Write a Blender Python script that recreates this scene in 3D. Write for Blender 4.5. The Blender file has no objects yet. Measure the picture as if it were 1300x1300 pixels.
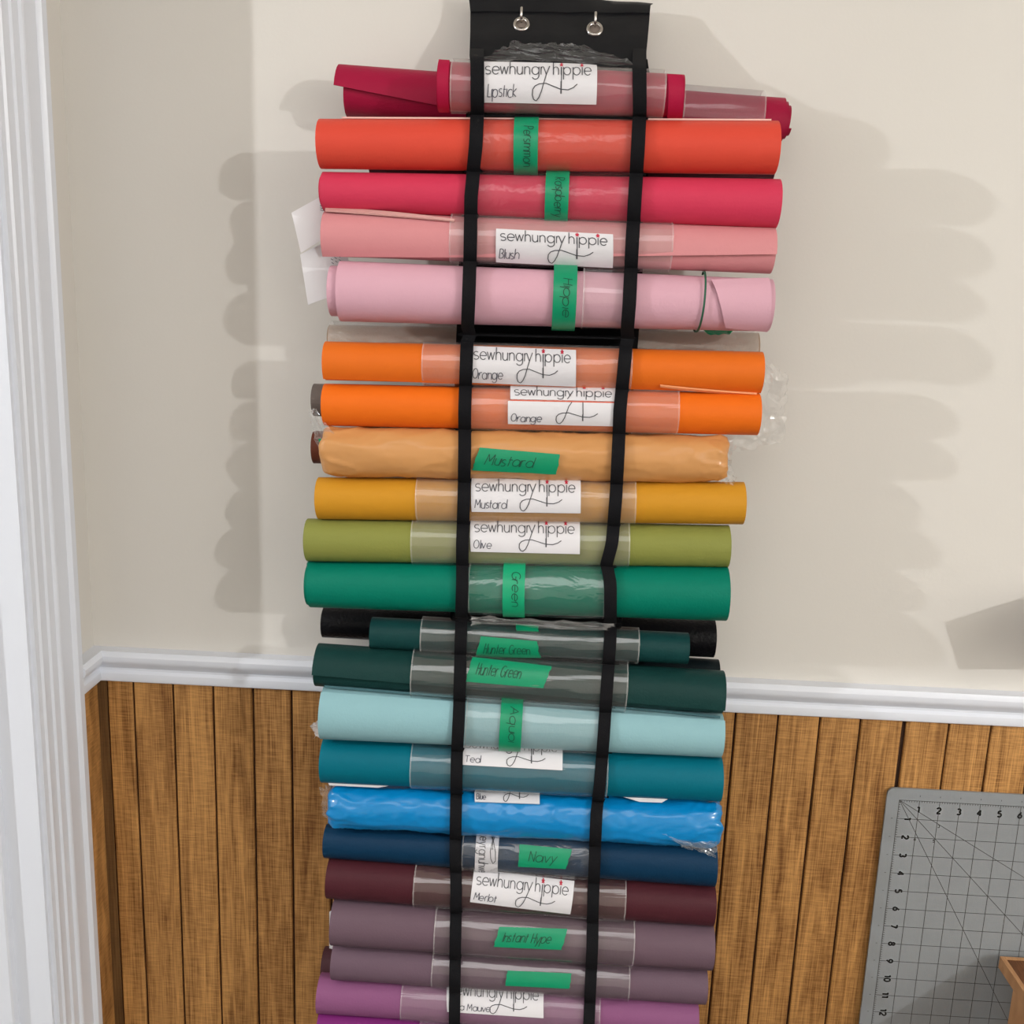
import bpy, bmesh, math, random
from mathutils import Vector, Matrix, noise as mnoise

random.seed(7)
sc = bpy.context.scene
col = sc.collection

# ------------------------------------------------------------------ camera
F = 1300.0
XA = Vector((0.99848767, 0.04473866, -0.03195022))     # wall axes in the lens frame
YA = Vector((0.04073564, -0.21180438, 0.97646275))
ZA = Vector((0.03691844, -0.97628754, -0.21330652))
CAM = Vector((0.0, -1.205, 1.35117))
def to_world(c): return Vector((XA.dot(c), YA.dot(c), ZA.dot(c)))
cd = bpy.data.cameras.new('camera'); cam = bpy.data.objects.new('camera', cd); col.objects.link(cam)
r_, u_, b_ = to_world(Vector((1,0,0))), to_world(Vector((0,-1,0))), to_world(Vector((0,0,-1)))
cam.matrix_world = Matrix(((r_.x,u_.x,b_.x,CAM.x),(r_.y,u_.y,b_.y,CAM.y),(r_.z,u_.z,b_.z,CAM.z),(0,0,0,1)))
cd.sensor_width = 36.0; cd.lens = 36.0; cd.clip_start = 0.02
sc.camera = cam

# ------------------------------------------------------------------ light
sc.view_settings.view_transform = 'Standard'; sc.view_settings.look = 'None'
sc.view_settings.gamma = 1.0; sc.view_settings.use_curve_mapping = False
sc.view_settings.exposure = 0.30
w = bpy.data.worlds.new('world'); sc.world = w; w.use_nodes = True
bg = w.node_tree.nodes['Background']; bg.inputs[0].default_value = (1.0, 0.97, 0.94, 1); bg.inputs[1].default_value = 0.3
def lamp(name, loc, power, colr, radius):
    l = bpy.data.lights.new(name, 'POINT'); l.energy = power; l.color = colr; l.shadow_soft_size = radius
    o = bpy.data.objects.new(name, l); o.location = loc; col.objects.link(o); return o
lamp('room_lamp', (2.25, -2.5, 2.0), 80.0, (1.0, 1.0, 0.99), 0.028)
lamp('hall_lamp', (-2.13, -1.33, 1.84), 60.0, (0.98, 0.99, 1.0), 0.022)
al = bpy.data.lights.new('ceiling_light', 'AREA'); al.shape = 'RECTANGLE'; al.size = 1.5; al.size_y = 1.3
al.energy = 10.0; al.color = (1.0, 1.0, 1.0)
ao = bpy.data.objects.new('ceiling_light', al); ao.location = (-0.3, -1.9, 2.37); col.objects.link(ao)

# ------------------------------------------------------------------ measuring
def ray(x, y): return to_world(Vector(((x-650)/F, (y-650)/F, 1)))
def px(x, y, Y):
    r = ray(x, y); return CAM + r*((Y-CAM.y)/r.y)
def proj(P):
    d = P-CAM
    c = XA*d.x + YA*d.y + ZA*d.z
    return 650+F*c.x/c.z, 650+F*c.y/c.z

# ------------------------------------------------------------------ materials
def lin(c): c /= 255.0; return c/12.92 if c <= .04045 else ((c+.055)/1.055)**2.4
def rgb(r, g, b, k=1.0): return (min(lin(r)*k,.92), min(lin(g)*k,.92), min(lin(b)*k,.92), 1)
def mat_new(name):
    m = bpy.data.materials.new(name); m.use_nodes = True
    return m, m.node_tree.nodes, m.node_tree.links, m.node_tree.nodes['Principled BSDF']
def simple(name, c, rough=.5, metal=0, spec=.5, bump=0, bscale=200, coat=0, sheen=0):
    m, n, l, p = mat_new(name)
    p.inputs['Base Color'].default_value = c; p.inputs['Roughness'].default_value = rough
    p.inputs['Metallic'].default_value = metal; p.inputs['Specular IOR Level'].default_value = spec
    p.inputs['Coat Weight'].default_value = coat; p.inputs['Coat Roughness'].default_value = .12
    if bump:
        t = n.new('ShaderNodeTexCoord'); nz = n.new('ShaderNodeTexNoise'); nz.inputs['Scale'].default_value = bscale
        nz.inputs['Detail'].default_value = 3
        b = n.new('ShaderNodeBump'); b.inputs['Strength'].default_value = bump; b.inputs['Distance'].default_value = .001
        l.new(t.outputs['Object'], nz.inputs['Vector']); l.new(nz.outputs[0], b.inputs['Height']); l.new(b.outputs[0], p.inputs['Normal'])
    return m
def wall_paint():
    m, n, l, p = mat_new('cream_wall_paint')
    t = n.new('ShaderNodeTexCoord'); nz = n.new('ShaderNodeTexNoise'); nz.inputs['Scale'].default_value = 2.2; nz.inputs['Detail'].default_value = 5
    cr = n.new('ShaderNodeValToRGB'); cr.color_ramp.elements[0].color = rgb(219,215,208); cr.color_ramp.elements[1].color = rgb(225,221,215)
    l.new(t.outputs['Object'], nz.inputs['Vector']); l.new(nz.outputs[0], cr.inputs[0]); l.new(cr.outputs[0], p.inputs['Base Color'])
    p.inputs['Roughness'].default_value = .6; p.inputs['Specular IOR Level'].default_value = .3
    n2 = n.new('ShaderNodeTexNoise'); n2.inputs['Scale'].default_value = 260; b = n.new('ShaderNodeBump'); b.inputs['Strength'].default_value = .12; b.inputs['Distance'].default_value = .0008
    l.new(t.outputs['Object'], n2.inputs['Vector']); l.new(n2.outputs[0], b.inputs['Height']); l.new(b.outputs[0], p.inputs['Normal'])
    return m
def wood(name, dark, light, hatch):
    m, n, l, p = mat_new(name)
    t = n.new('ShaderNodeTexCoord'); oi = n.new('ShaderNodeObjectInfo')
    add = n.new('ShaderNodeVectorMath'); add.operation = 'MULTIPLY_ADD'
    cmb = n.new('ShaderNodeCombineXYZ'); l.new(oi.outputs['Random'], cmb.inputs[0]); l.new(oi.outputs['Random'], cmb.inputs[2]); l.new(oi.outputs['Random'], cmb.inputs[1])
    add.inputs[1].default_value = (13, 7, 23); l.new(cmb.outputs[0], add.inputs[0]); l.new(t.outputs['Object'], add.inputs[2])
    def noise(scale, sx, sy, sz, det=4, dist=0):
        mp = n.new('ShaderNodeMapping'); mp.inputs['Scale'].default_value = (sx, sy, sz); l.new(add.outputs[0], mp.inputs['Vector'])
        z = n.new('ShaderNodeTexNoise'); z.inputs['Scale'].default_value = scale; z.inputs['Detail'].default_value = det; z.inputs['Distortion'].default_value = dist
        l.new(mp.outputs[0], z.inputs['Vector']); return z.outputs[0]
    fig = noise(11, 3.6, 1, .30, 5, 2.2)      # broad cathedral figure
    gr = noise(75, 12, 1, .22, 4)             # fine vertical grain
    ha = noise(70, .7, 1, 12, 2)              # saw marks across
    def ramp(a, b, src):
        q = n.new('ShaderNodeMapRange'); q.inputs[1].default_value = a; q.inputs[2].default_value = b; l.new(src, q.inputs[0]); return q.outputs[0]
    def mth(op, a, b):
        q = n.new('ShaderNodeMath'); q.operation = op
        for k, v in ((0, a), (1, b)):
            if isinstance(v, float): q.inputs[k].default_value = v
            else: l.new(v, q.inputs[k])
        return q.outputs[0]
    tot = mth('ADD', mth('MULTIPLY', ramp(.3,.7,fig), .42), mth('ADD', mth('MULTIPLY', ramp(.32,.68,gr), .42), mth('MULTIPLY', ramp(.35,.7,ha), hatch)))
    tot = mth('ADD', tot, mth('MULTIPLY', oi.outputs['Random'], .12))
    cr = n.new('ShaderNodeValToRGB'); e = cr.color_ramp.elements
    e[0].position = .22; e[0].color = dark; e[1].position = .95; e[1].color = light
    l.new(tot, cr.inputs[0]); l.new(cr.outputs[0], p.inputs['Base Color'])
    p.inputs['Roughness'].default_value = .5; p.inputs['Specular IOR Level'].default_value = .35
    b = n.new('ShaderNodeBump'); b.inputs['Strength'].default_value = .15; b.inputs['Distance'].default_value = .0006
    l.new(tot, b.inputs['Height']); l.new(b.outputs[0], p.inputs['Normal'])
    return m
def film(name, milk, tint=(.78,.74,.72,1), rough=.1, bump=.35, sx=6.0, sz=60.0, gloss=.085):
    """clear sleeve: mostly see-through, slightly milky, glossy and faintly creased"""
    m, n, l, p = mat_new(name)
    p.inputs['Base Color'].default_value = tint; p.inputs['Roughness'].default_value = rough; p.inputs['Specular IOR Level'].default_value = .9
    tr = n.new('ShaderNodeBsdfTransparent'); tr.inputs[0].default_value = (.97,.97,.97,1)
    mx = n.new('ShaderNodeMixShader')
    t = n.new('ShaderNodeTexCoord'); mp = n.new('ShaderNodeMapping'); mp.inputs['Scale'].default_value = (sx, sz, sz)
    nz = n.new('ShaderNodeTexNoise'); nz.inputs['Scale'].default_value = 1.0; nz.inputs['Detail'].default_value = 3; nz.inputs['Distortion'].default_value = .6
    b = n.new('ShaderNodeBump'); b.inputs['Strength'].default_value = bump; b.inputs['Distance'].default_value = .003
    l.new(t.outputs['Object'], mp.inputs['Vector']); l.new(mp.outputs[0], nz.inputs['Vector']); l.new(nz.outputs[0], b.inputs['Height']); l.new(b.outputs[0], p.inputs['Normal'])
    p.inputs['Specular IOR Level'].default_value = 0.0
    mx.inputs[0].default_value = milk
    l.new(tr.outputs[0], mx.inputs[1]); l.new(p.outputs[0], mx.inputs[2])
    gl_ = n.new('ShaderNodeBsdfGlossy'); gl_.inputs['Roughness'].default_value = rough; l.new(b.outputs[0], gl_.inputs['Normal'])
    lw = n.new('ShaderNodeLayerWeight'); lw.inputs['Blend'].default_value = .5; l.new(b.outputs[0], lw.inputs['Normal'])
    pw = n.new('ShaderNodeMath'); pw.operation = 'POWER'; pw.inputs[1].default_value = 4.0; l.new(lw.outputs['Facing'], pw.inputs[0])
    fr = n.new('ShaderNodeMapRange'); fr.inputs[3].default_value = gloss; fr.inputs[4].default_value = .6; l.new(pw.outputs[0], fr.inputs[0])
    m2 = n.new('ShaderNodeMixShader'); l.new(fr.outputs[0], m2.inputs[0]); l.new(mx.outputs[0], m2.inputs[1]); l.new(gl_.outputs[0], m2.inputs[2])
    l.new(m2.outputs[0], n['Material Output'].inputs['Surface'])
    return m
K = .93
_v = {}
def vinyl(c, rough=.48, bump=.25, bscale=420):
    key = (c, rough, bump)
    if key not in _v: _v[key] = simple('vinyl_%d_%d_%d' % c, rgb(*c, K), rough, spec=.16, bump=bump, bscale=bscale)
    return _v[key]
M_wall = wall_paint()
M_white = simple('white_gloss_trim', rgb(230,234,243), .35, bump=.05, bscale=60)
M_plank = wood('panel_wood', rgb(112,70,32), rgb(212,158,94), .27)
M_groove = simple('groove_dark', rgb(52,28,12), .8)
M_strip = wood('corner_strip_wood', rgb(88,62,36), rgb(134,100,62), .1)
M_black = simple('black_fabric', rgb(12,12,15), .85, spec=.15, bump=.5, bscale=700)
M_nylon = simple('black_header_nylon', rgb(15,16,20), .5, spec=.3, bump=.4, bscale=45)
M_strap = simple('black_webbing', rgb(15,15,19), .8, spec=.2, bump=.6, bscale=900)
M_steel = simple('nickel', rgb(205,200,195), .22, metal=1)
M_paper = simple('white_paper', rgb(236,234,236), .6)
M_label = simple('label_paper', rgb(228,226,230), .42)
M_ink = simple('print_ink', rgb(74,74,80), .6)
M_pen = simple('pen_ink', rgb(86,86,98), .6)
M_marker = simple('marker_ink', rgb(12,74,54), .6)
M_red = simple('flower_red', rgb(196,28,62), .5)
M_tape = simple('green_tape', rgb(8,148,104), .35, bump=.25, bscale=90)
M_tape2 = simple('light_green_tape', rgb(18,166,118), .35, bump=.25, bscale=90)
M_film = film('clear_sleeve', .15, (.74,.70,.68,1))
M_faint = film('thin_wrinkled_film', .03, (.8,.76,.74,1), .16, .9, 40, 45, gloss=.055)
M_film_edge = film('sleeve_edge', .3, (.85,.82,.8,1))
M_crisp = film('crinkled_film', .11, (.86,.86,.84,1), .1, .8, 40, 40)
M_mat = simple('grey_mat', rgb(144,149,152), .5, bump=.1, bscale=500)
M_matink = simple('mat_grid_ink', rgb(84,84,84), .6)
M_matnum = simple('mat_number_ink', rgb(20,20,22), .6)
M_card = simple('cardboard', rgb(196,148,104), .8, bump=.2, bscale=120)
M_floor = simple('grey_carpet', rgb(92,86,82), .95, bump=.8, bscale=300)
M_ceil = simple('ceiling_white', rgb(228,224,216), .8)

# ------------------------------------------------------------------ objects
def mesh_obj(name, verts, faces, mat, parent=None, smooth=False, sharp=35, mats=None, fmat=None, origin=None):
    me = bpy.data.meshes.new(name)
    o = bpy.data.objects.new(name, me); col.objects.link(o)
    off = Vector((0,0,0))
    if parent is not None:
        off = Vector(parent['_org']) if '_org' in parent else Vector((0,0,0))
        o.parent = parent
    elif origin is not None:
        off = Vector(origin); o.location = off
    o['_org'] = list(off)
    me.from_pydata([tuple(Vector(v)-off) for v in verts], [], faces)
    for m in (mats or [mat]): me.materials.append(m)
    if fmat:
        for p, k in zip(me.polygons, fmat): p.material_index = k
    bm = bmesh.new(); bm.from_mesh(me); bmesh.ops.recalc_face_normals(bm, faces=bm.faces); bm.to_mesh(me); bm.free()
    if smooth:
        for p in me.polygons: p.use_smooth = True
        me.set_sharp_from_angle(angle=math.radians(sharp))
    return o
def tag(o, label, cat, group=None, kind=None):
    if label: o['label'] = label
    if cat: o['category'] = cat
    if group: o['group'] = group
    if kind: o['kind'] = kind
    return o
def empty(name, loc):
    o = bpy.data.objects.new(name, None); col.objects.link(o); o.location = loc; o.empty_display_size = .03
    o['_org'] = list(loc); return o
def box_geo(x0, x1, y0, y1, z0, z1, ch=0.0):
    """box; ch chamfers the two vertical front edges (front = low y)"""
    if ch:
        prof = [(x0,y1),(x0,y0+ch),(x0+ch,y0),(x1-ch,y0),(x1,y0+ch),(x1,y1)]
    else:
        prof = [(x0,y1),(x0,y0),(x1,y0),(x1,y1)]
    n = len(prof)
    v = [(x,y,z0) for x,y in prof]+[(x,y,z1) for x,y in prof]
    f = [(i,(i+1)%n,n+(i+1)%n,n+i) for i in range(n)]+[tuple(range(n))[::-1], tuple(range(n,2*n))]
    return v, f
def join(*gs):
    V, Fc = [], []
    for v, f in gs:
        k = len(V); V += list(v); Fc += [tuple(i+k for i in q) for q in f]
    return V, Fc
def extrude(prof, a, b, closed=True):
    """prof points are functions of an end: list of (pa, pb) 3D pairs"""
    n = len(prof); v = [p[0] for p in prof]+[p[1] for p in prof]
    f = [(i,(i+1)%n,n+(i+1)%n,n+i) for i in range(n)]+[tuple(range(n))[::-1], tuple(range(n,2*n))]
    return v, f

# ================================================================== SETTING
XC = -0.561                    # left corner
RAIL0, RAIL1 = .849, .891
CEIL = 2.4
XR = 3.2
back = tag(mesh_obj('wall_back', *box_geo(XC, XR, 0, .12, 0, CEIL), M_wall), 'cream painted back wall above brown wood panelling', None, None, 'structure')
# dark backing the planks are fixed to
mesh_obj('panel_backing', *box_geo(XC, XR, -.002, 0, 0, RAIL0+.01), M_groove, back)
edges_l = [px(x, 866+.0505*(x-134), -.006).x for x in (135, 168.5, 219, 270, 321, 370)]
edges_r = [px(x, 901+.0515*(x-918), -.006).x for x in (934.6, 988.7, 1042, 1093.6, 1150.7, 1206, 1259.6)]
nmid = 11
edges = edges_l + [edges_l[-1]+(edges_r[0]-edges_l[-1])*k/nmid for k in range(1, nmid)] + edges_r
st = edges[-1]-edges[-2]
while edges[-1] < XR-st: edges.append(edges[-1]+st)
for i in range(len(edges)-1):
    a, b = edges[i], edges[i+1]
    seam = abs(b-edges_r[4]) < 1e-6
    g0 = .0013; g1 = .0042 if seam else .0013
    mesh_obj('plank', *box_geo(a+g0, b-g1, -.0065, -.002, 0.09, RAIL0+.006, .0012), M_plank, back)
mesh_obj('corner_strip', *box_geo(XC+.001, edges[0]-.0005, -.0045, 0, 0.09, RAIL0+.006), M_strip, back)
# left wall with the doorway
LT = .115
S_CAS0, S_CAS1, S_J = .068, .154, .160
left = mesh_obj('wall_left', *join(box_geo(XC-LT, XC, -(S_J-.018), .12, 0, CEIL),
        box_geo(XC-LT, XC, -(S_J+.80), -(S_J-.018), 2.06, CEIL),
        box_geo(XC-LT, XC, -3.2, -(S_J+.80), 0, CEIL)), M_wall)
tag(left, 'cream side wall holding the white door frame', None, None, 'structure')
mesh_obj('plank', *box_geo(XC, XC+.004, -S_CAS0, -.0005, .09, RAIL0+.006), M_plank, left)
# chair rail
prof = [(0,0),(.010,0),(.0135,.002),(.0145,.006),(.0135,.012),(.0105,.0155),(.0105,.0185),(.014,.022),(.0185,.0265),(.020,.031),(.020,.036),(.0175,.0395),(.0165,.042),(0,.0425)]
rail = mesh_obj('trim_1', *extrude([((XC+d, -d, RAIL0+z),(XR, -d, RAIL0+z)) for d, z in prof], 0, 1), M_white, smooth=True, sharp=28)
tag(rail, 'white moulded chair rail along the back wall', None, None, 'structure')
rail2 = mesh_obj('trim_2', *extrude([((XC+d, -d, RAIL0+z),(XC+d, -S_CAS0, RAIL0+z)) for d, z in prof], 0, 1), M_white, smooth=True, sharp=28)
tag(rail2, 'short white chair rail return beside the door casing', None, None, 'structure')
# door frame
door = empty('door_1', (XC, -S_CAS0, 0)); tag(door, 'white fluted door casing and jamb at the left edge', None, None, 'structure')
cp = [(.068,0),(.068,.0165),(.0705,.0185),(.081,.0185),(.0835,.0155),(.0845,.0135),(.110,.0125),(.1115,.0150),(.114,.0160),(.1165,.0150),(.118,.0120),(.129,.0112),(.1305,.0085),(.141,.0080),(.143,.0095),(.1455,.0095),(.1475,.007),(.154,.006),(.154,0)]
mesh_obj('casing', *extrude([((XC+d, -s, 0),(XC+d, -s, 2.12)) for s, d in cp], 0, 1), M_white, door, True, 24)
mesh_obj('casing', *extrude([((XC+d, -.90-.154-.0-(.154-s)+.068, 0),(XC+d, -.90-.154-(.154-s)+.068, 2.12)) for s, d in cp], 0, 1), M_white, door, True, 24)
mesh_obj('jamb', *box_geo(XC-LT-.003, XC+.0005, -S_J, -(S_J-.018), 0, 2.06), M_white, door)
mesh_obj('jamb', *box_geo(XC-LT-.003, XC+.0005, -(S_J+.80), -(S_J+.782), 0, 2.06), M_white, door)
mesh_obj('door_stop', *box_geo(XC-.078, XC-.040, -(S_J+.012), -S_J, 0, 2.05, .002), M_white, door)
# floor, ceiling
tag(mesh_obj('floor', *box_geo(-3.2, XR, -3.6, .12, -.06, 0), M_floor), 'dark grey carpet floor', None, None, 'structure')
tag(mesh_obj('ceiling', *box_geo(-3.2, XR, -3.6, .12, CEIL, CEIL+.06), M_ceil), 'white ceiling', None, None, 'structure')
tag(mesh_obj('wall_right', *box_geo(XR, XR+.12, -3.72, .12, 0, CEIL), M_wall), 'cream wall on the right side of the room', None, None, 'structure')
tag(mesh_obj('wall_rear', *box_geo(-3.2, XR, -3.72, -3.6, 0, CEIL), M_wall), 'cream wall behind the camera', None, None, 'structure')
hb = mesh_obj('wall_hall', *box_geo(-3.2, XC-LT, .0, .12, 0, CEIL), M_wall); tag(hb, 'cream wall of the hall past the doorway', None, None, 'structure')
bb = mesh_obj('baseboard_back', *box_geo(XC, XR, -.014, -.0, 0, .089, .003), M_white); tag(bb, 'white baseboard under the wood panelling', None, None, 'structure')

# ================================================================== LETTERING
def arc(cx, cy, rx, ry, a0, a1, n=10):
    return [(cx+rx*math.cos(math.radians(a0+(a1-a0)*i/n)), cy+ry*math.sin(math.radians(a0+(a1-a0)*i/n))) for i in range(n+1)]
O_ = arc(.5,.5,.5,.5,0,360,16)
GL = {
 'a': ([O_, [(1,1),(1,0)]],1.0), 'b': ([[(0,1.6),(0,0)],O_],1.0), 'c': ([arc(.5,.5,.5,.5,50,310,12)],.88),
 'd': ([O_,[(1,1.6),(1,0)]],1.0), 'e': ([[(0.02,.5),(1,.5)]+arc(.5,.5,.5,.5,0,318,14)],1.0),
 'f': ([arc(.5,1.3,.25,.28,60,180,6)+[(.25,0)],[(0,1),(.5,1)]],.5),
 'g': ([O_, [(1,1),(1,-.1)]+arc(.5,-.1,.5,.45,0,-150,9)],1.0), 'h': ([[(0,1.6),(0,0)],[(0,.55)]+arc(.4,.58,.4,.42,180,0,8)+[(.8,0)]],.8),
 'i': ([[(0,1),(0,0)]],0.0), 'k': ([[(0,1.6),(0,0)],[(.65,1),(0,.45),(.7,0)]],.7), 'l': ([[(0,1.6),(0,0)]],0.0),
 'm': ([[(0,1),(0,0)],[(0,.55)]+arc(.3,.62,.3,.38,180,0,7)+[(.6,0)],[(.6,.55)]+arc(.9,.62,.3,.38,180,0,7)+[(1.2,0)]],1.2),
 'n': ([[(0,1),(0,0)],[(0,.55)]+arc(.4,.58,.4,.42,180,0,8)+[(.8,0)]],.8), 'o': ([O_],1.0),
 'p': ([[(0,1),(0,-.55)],O_],1.0), 'q': ([O_,[(1,1),(1,-.55)]],1.0), 'z': ([[(0,1),(.7,1),(0,0),(.7,0)]],.7), 'r': ([[(0,1),(0,0)],[(0,.5)]+arc(.35,.6,.35,.4,180,60,5)],.5),
 's': ([arc(.3,.74,.27,.25,40,270,8)+arc(.3,.25,.3,.25,90,-140,8)],.6), 't': ([[(.25,1.4),(.25,0)],[(0,1),(.5,1)]],.5),
 'u': ([[(0,1)]+arc(.4,.42,.4,.42,180,360,8)+[(.8,1)],[(.8,1),(.8,0)]],.8), 'v': ([[(0,1),(.4,0),(.8,1)]],.8),
 'w': ([[(0,1),(.35,0),(.7,.95),(1.05,0),(1.4,1)]],1.4), 'y': ([[(0,1),(.42,.02)],[(.85,1),(.2,-.55)]],.85), 'x': ([[(0,1),(.7,0)],[(.7,1),(0,0)]],.7),
 'L': ([[(0,1.6),(0,0),(.6,0)]],.6), 'O': ([arc(.55,.75,.55,.75,80,440,16)],1.1), 'M': ([[(0,0),(.1,1.5),(.55,.5),(1,1.5),(1.1,0)]],1.1),
 'T': ([[(0,1.5),(1,1.5)],[(.5,1.5),(.5,0)]],1.0), 'B': ([[(0,0),(0,1.5)]+arc(.3,1.15,.4,.36,90,-90,6)+arc(.3,.4,.5,.4,90,-90,6)+[(0,0)]],.8),
 'N': ([[(0,0),(0,1.5),(.8,0),(.8,1.5)]],.8), 'H': ([[(0,1.5),(0,0)],[(.8,1.5),(.8,0)],[(0,.75),(.8,.75)]],.8),
 'G': ([arc(.6,.75,.6,.75,50,320,12)+[(1.1,.7),(.65,.7)]],1.1), 'I': ([[(0,1.5),(0,0)]],0), 'P': ([[(0,0),(0,1.5)]+arc(.3,1.1,.4,.4,90,-90,7)+[(0,.7)]],.7),
 'R': ([[(0,0),(0,1.5)]+arc(.3,1.1,.4,.4,90,-90,7)+[(0,.7),(.7,0)]],.7), 'A': ([[(0,0),(.5,1.5),(1,0)],[(.2,.6),(.8,.6)]],1.0),
 ' ': ([],.45),
 '0': ([arc(.45,.75,.42,.75,90,450,16)],.9), '1': ([[(.1,1.2),(.45,1.5),(.45,0)]],.7), '2': ([arc(.45,1.08,.42,.42,170,-35,8)+[(.02,0),(.9,0)]],.9),
 '3': ([arc(.42,1.12,.38,.38,150,-80,8)+arc(.42,.38,.42,.38,80,-150,8)],.9), '4': ([[(.68,0),(.68,1.5),(0,.42),(.95,.42)]],.95),
 '5': ([[(.8,1.5),(.15,1.5),(.08,.8)]+arc(.42,.47,.42,.47,120,-150,10)],.9), '6': ([[(.72,1.5),(.15,.75)]+arc(.45,.45,.42,.45,160,-200,14)],.9),
 '7': ([[(0,1.5),(.85,1.5),(.3,0)]],.85), '8': ([arc(.45,1.12,.34,.37,90,450,12), arc(.45,.38,.42,.38,90,450,12)],.9),
 '9': ([[(.2,0),(.8,.8)]+arc(.45,1.05,.42,.45,-20,340,14)],.9),
}
def text_strokes(txt, gap=.26):
    out, x = [], 0.0
    for ch in txt:
        st_, adv = GL[ch]
        for s in st_: out.append([(x+a, b) for a, b in s])
        x += adv+gap
    return out, x-gap
def fit(strokes, width, x0, y0, w_, h_, slant=0, jit=0):
    """width units -> w_, one x-height -> h_, origin (x0,y0)"""
    r = random.Random(len(strokes)*31+int(x0*1000))
    res = []
    for s in strokes:
        jx, jy = r.uniform(-jit,jit), r.uniform(-jit,jit)
        res.append([(x0+(a+slant*b+jx)*w_/width, y0+(b+jy)*h_) for a, b in s])
    return res
def ribbons(strokes, mapf, wid):
    """strokes in 2D -> thin ribbons on a surface; mapf(u,v) -> (point, normal)"""
    V, Fc = [], []
    parts = []
    for s in strokes:
        cur = [s[0]]
        for k in range(1, len(s)):
            cur.append(s[k])
            if k < len(s)-1:
                a = (s[k][0]-s[k-1][0], s[k][1]-s[k-1][1]); b = (s[k+1][0]-s[k][0], s[k+1][1]-s[k][1])
                la, lb = math.hypot(*a), math.hypot(*b)
                if la*lb > 0 and (a[0]*b[0]+a[1]*b[1])/(la*lb) < .55: parts.append(cur); cur = [s[k]]
        parts.append(cur)
    for s in parts:
        pts = []
        for k in range(len(s)-1):                       # subdivide long runs
            (a,b),(c,d) = s[k], s[k+1]; nseg = max(1, int(math.hypot(c-a,d-b)/.12))
            pts += [(a+(c-a)*q/nseg, b+(d-b)*q/nseg) for q in range(nseg)]
        pts.append(s[-1])
        P = [mapf(*q) for q in pts]
        base = len(V)
        for k in range(len(P)):
            t = (P[min(k+1,len(P)-1)][0]-P[max(k-1,0)][0])
            if t.length < 1e-9: t = Vector((1,0,0))
            sd = t.cross(P[k][1]).normalized()*wid/2
            V += [P[k][0]+sd, P[k][0]-sd]
        for k in range(len(P)-1):
            i = base+2*k; Fc.append((i,i+1,i+3,i+2))
    return V, Fc

# ================================================================== ROLLS
PANEL = .085
class Roll: pass
FRONT = []
GROUP = 'rolls of faux leather on the hanger'
def make_axis(L, R, front=True, shrink=1.035, c0=None):
    R_ = Roll()
    ends = []
    for (x, yt, yb) in (L, R):
        r = .025
        for _ in range(4):
            c = (PANEL+.003+r) if front else (c0 if c0 else .044)
            a, b = px(x, yt, -c), px(x, yb, -c); r = (a.z-b.z)/2
        ends.append(((a+b)/2, r*shrink, c))
    c = max(ends[0][2], ends[1][2])
    R_.A = ends[0][0].copy(); R_.B = ends[1][0].copy(); R_.A.y = -ends[0][2]; R_.B.y = -ends[1][2]
    R_.ra, R_.rb = ends[0][1], ends[1][1]
    ax = (R_.B-R_.A).normalized(); R_.ax = ax
    f_ = Vector((0,-1,0)); f_ = (f_-ax*f_.dot(ax)).normalized(); R_.f = f_; R_.u = ax.cross(f_) if ax.cross(f_).z > 0 else f_.cross(ax)
    R_.len = (R_.B-R_.A).length
    return R_
def rP(R, s, th, dr=0.0):
    t = math.radians(th); n = R.f*math.cos(t)+R.u*math.sin(t)
    return R.A.lerp(R.B, s) + n*(R.ra+(R.rb-R.ra)*s+dr)
def rN(R, th): t = math.radians(th); return R.f*math.cos(t)+R.u*math.sin(t)
def rsolve(R, x, y):
    """where on the front of a roll a sight line lands: (s, theta)"""
    s, th = .5, 0.0
    for _ in range(12):
        lo, hi = -88.0, 88.0
        for _ in range(18):
            m = (lo+hi)/2
            if proj(rP(R, s, m))[1] > y: lo = m
            else: hi = m
        th = (lo+hi)/2
        a, b = proj(rP(R, 0, th))[0], proj(rP(R, 1, th))[0]
        xx = proj(rP(R, s, th))[0]
        s += (x-xx)/(b-a)
    return s, th
def s_at(R, x): return rsolve(R, x, proj(rP(R, .5, 0))[1])[0]

def spiral(R, turns=3, N=22, pitch=.0023, t=.0013, end=(205,205), dirn=1, lift=0.0, tel=None, stations=9, wob=.00025, seed=0):
    n = int(turns*N)+1; V, Fc = [], []
    for k in range(stations+1):
        s = k/stations
        for side in (0, 1):
            for i in range(n):
                th = end[0]+(end[1]-end[0])*s + dirn*360*i/N
                lf = lift*max(0, 1-i/(N*.16))**2
                dr = -pitch*i/N+lf-side*t + wob*mnoise.noise(Vector((s*6+seed, th/60.0, seed*3.1)))
                p = rP(R, s, th, dr)
                if tel and k in (0, stations):
                    p = p + R.ax*(tel[0](i/N) if k == 0 else tel[1](i/N))
                V.append(p)
    def ix(k, side, i): return k*2*n+side*n+i
    for k in range(stations):
        for i in range(n-1):
            Fc.append((ix(k,0,i),ix(k,0,i+1),ix(k+1,0,i+1),ix(k+1,0,i)))
            Fc.append((ix(k,1,i),ix(k+1,1,i),ix(k+1,1,i+1),ix(k,1,i+1)))
        Fc.append((ix(k,0,0),ix(k+1,0,0),ix(k+1,1,0),ix(k,1,0)))
        Fc.append((ix(k,0,n-1),ix(k,1,n-1),ix(k+1,1,n-1),ix(k+1,0,n-1)))
    for i in range(n-1):
        for k in (0, stations):
            Fc.append((ix(k,0,i),ix(k,1,i),ix(k,1,i+1),ix(k,0,i+1)))
    return V, Fc
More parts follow.
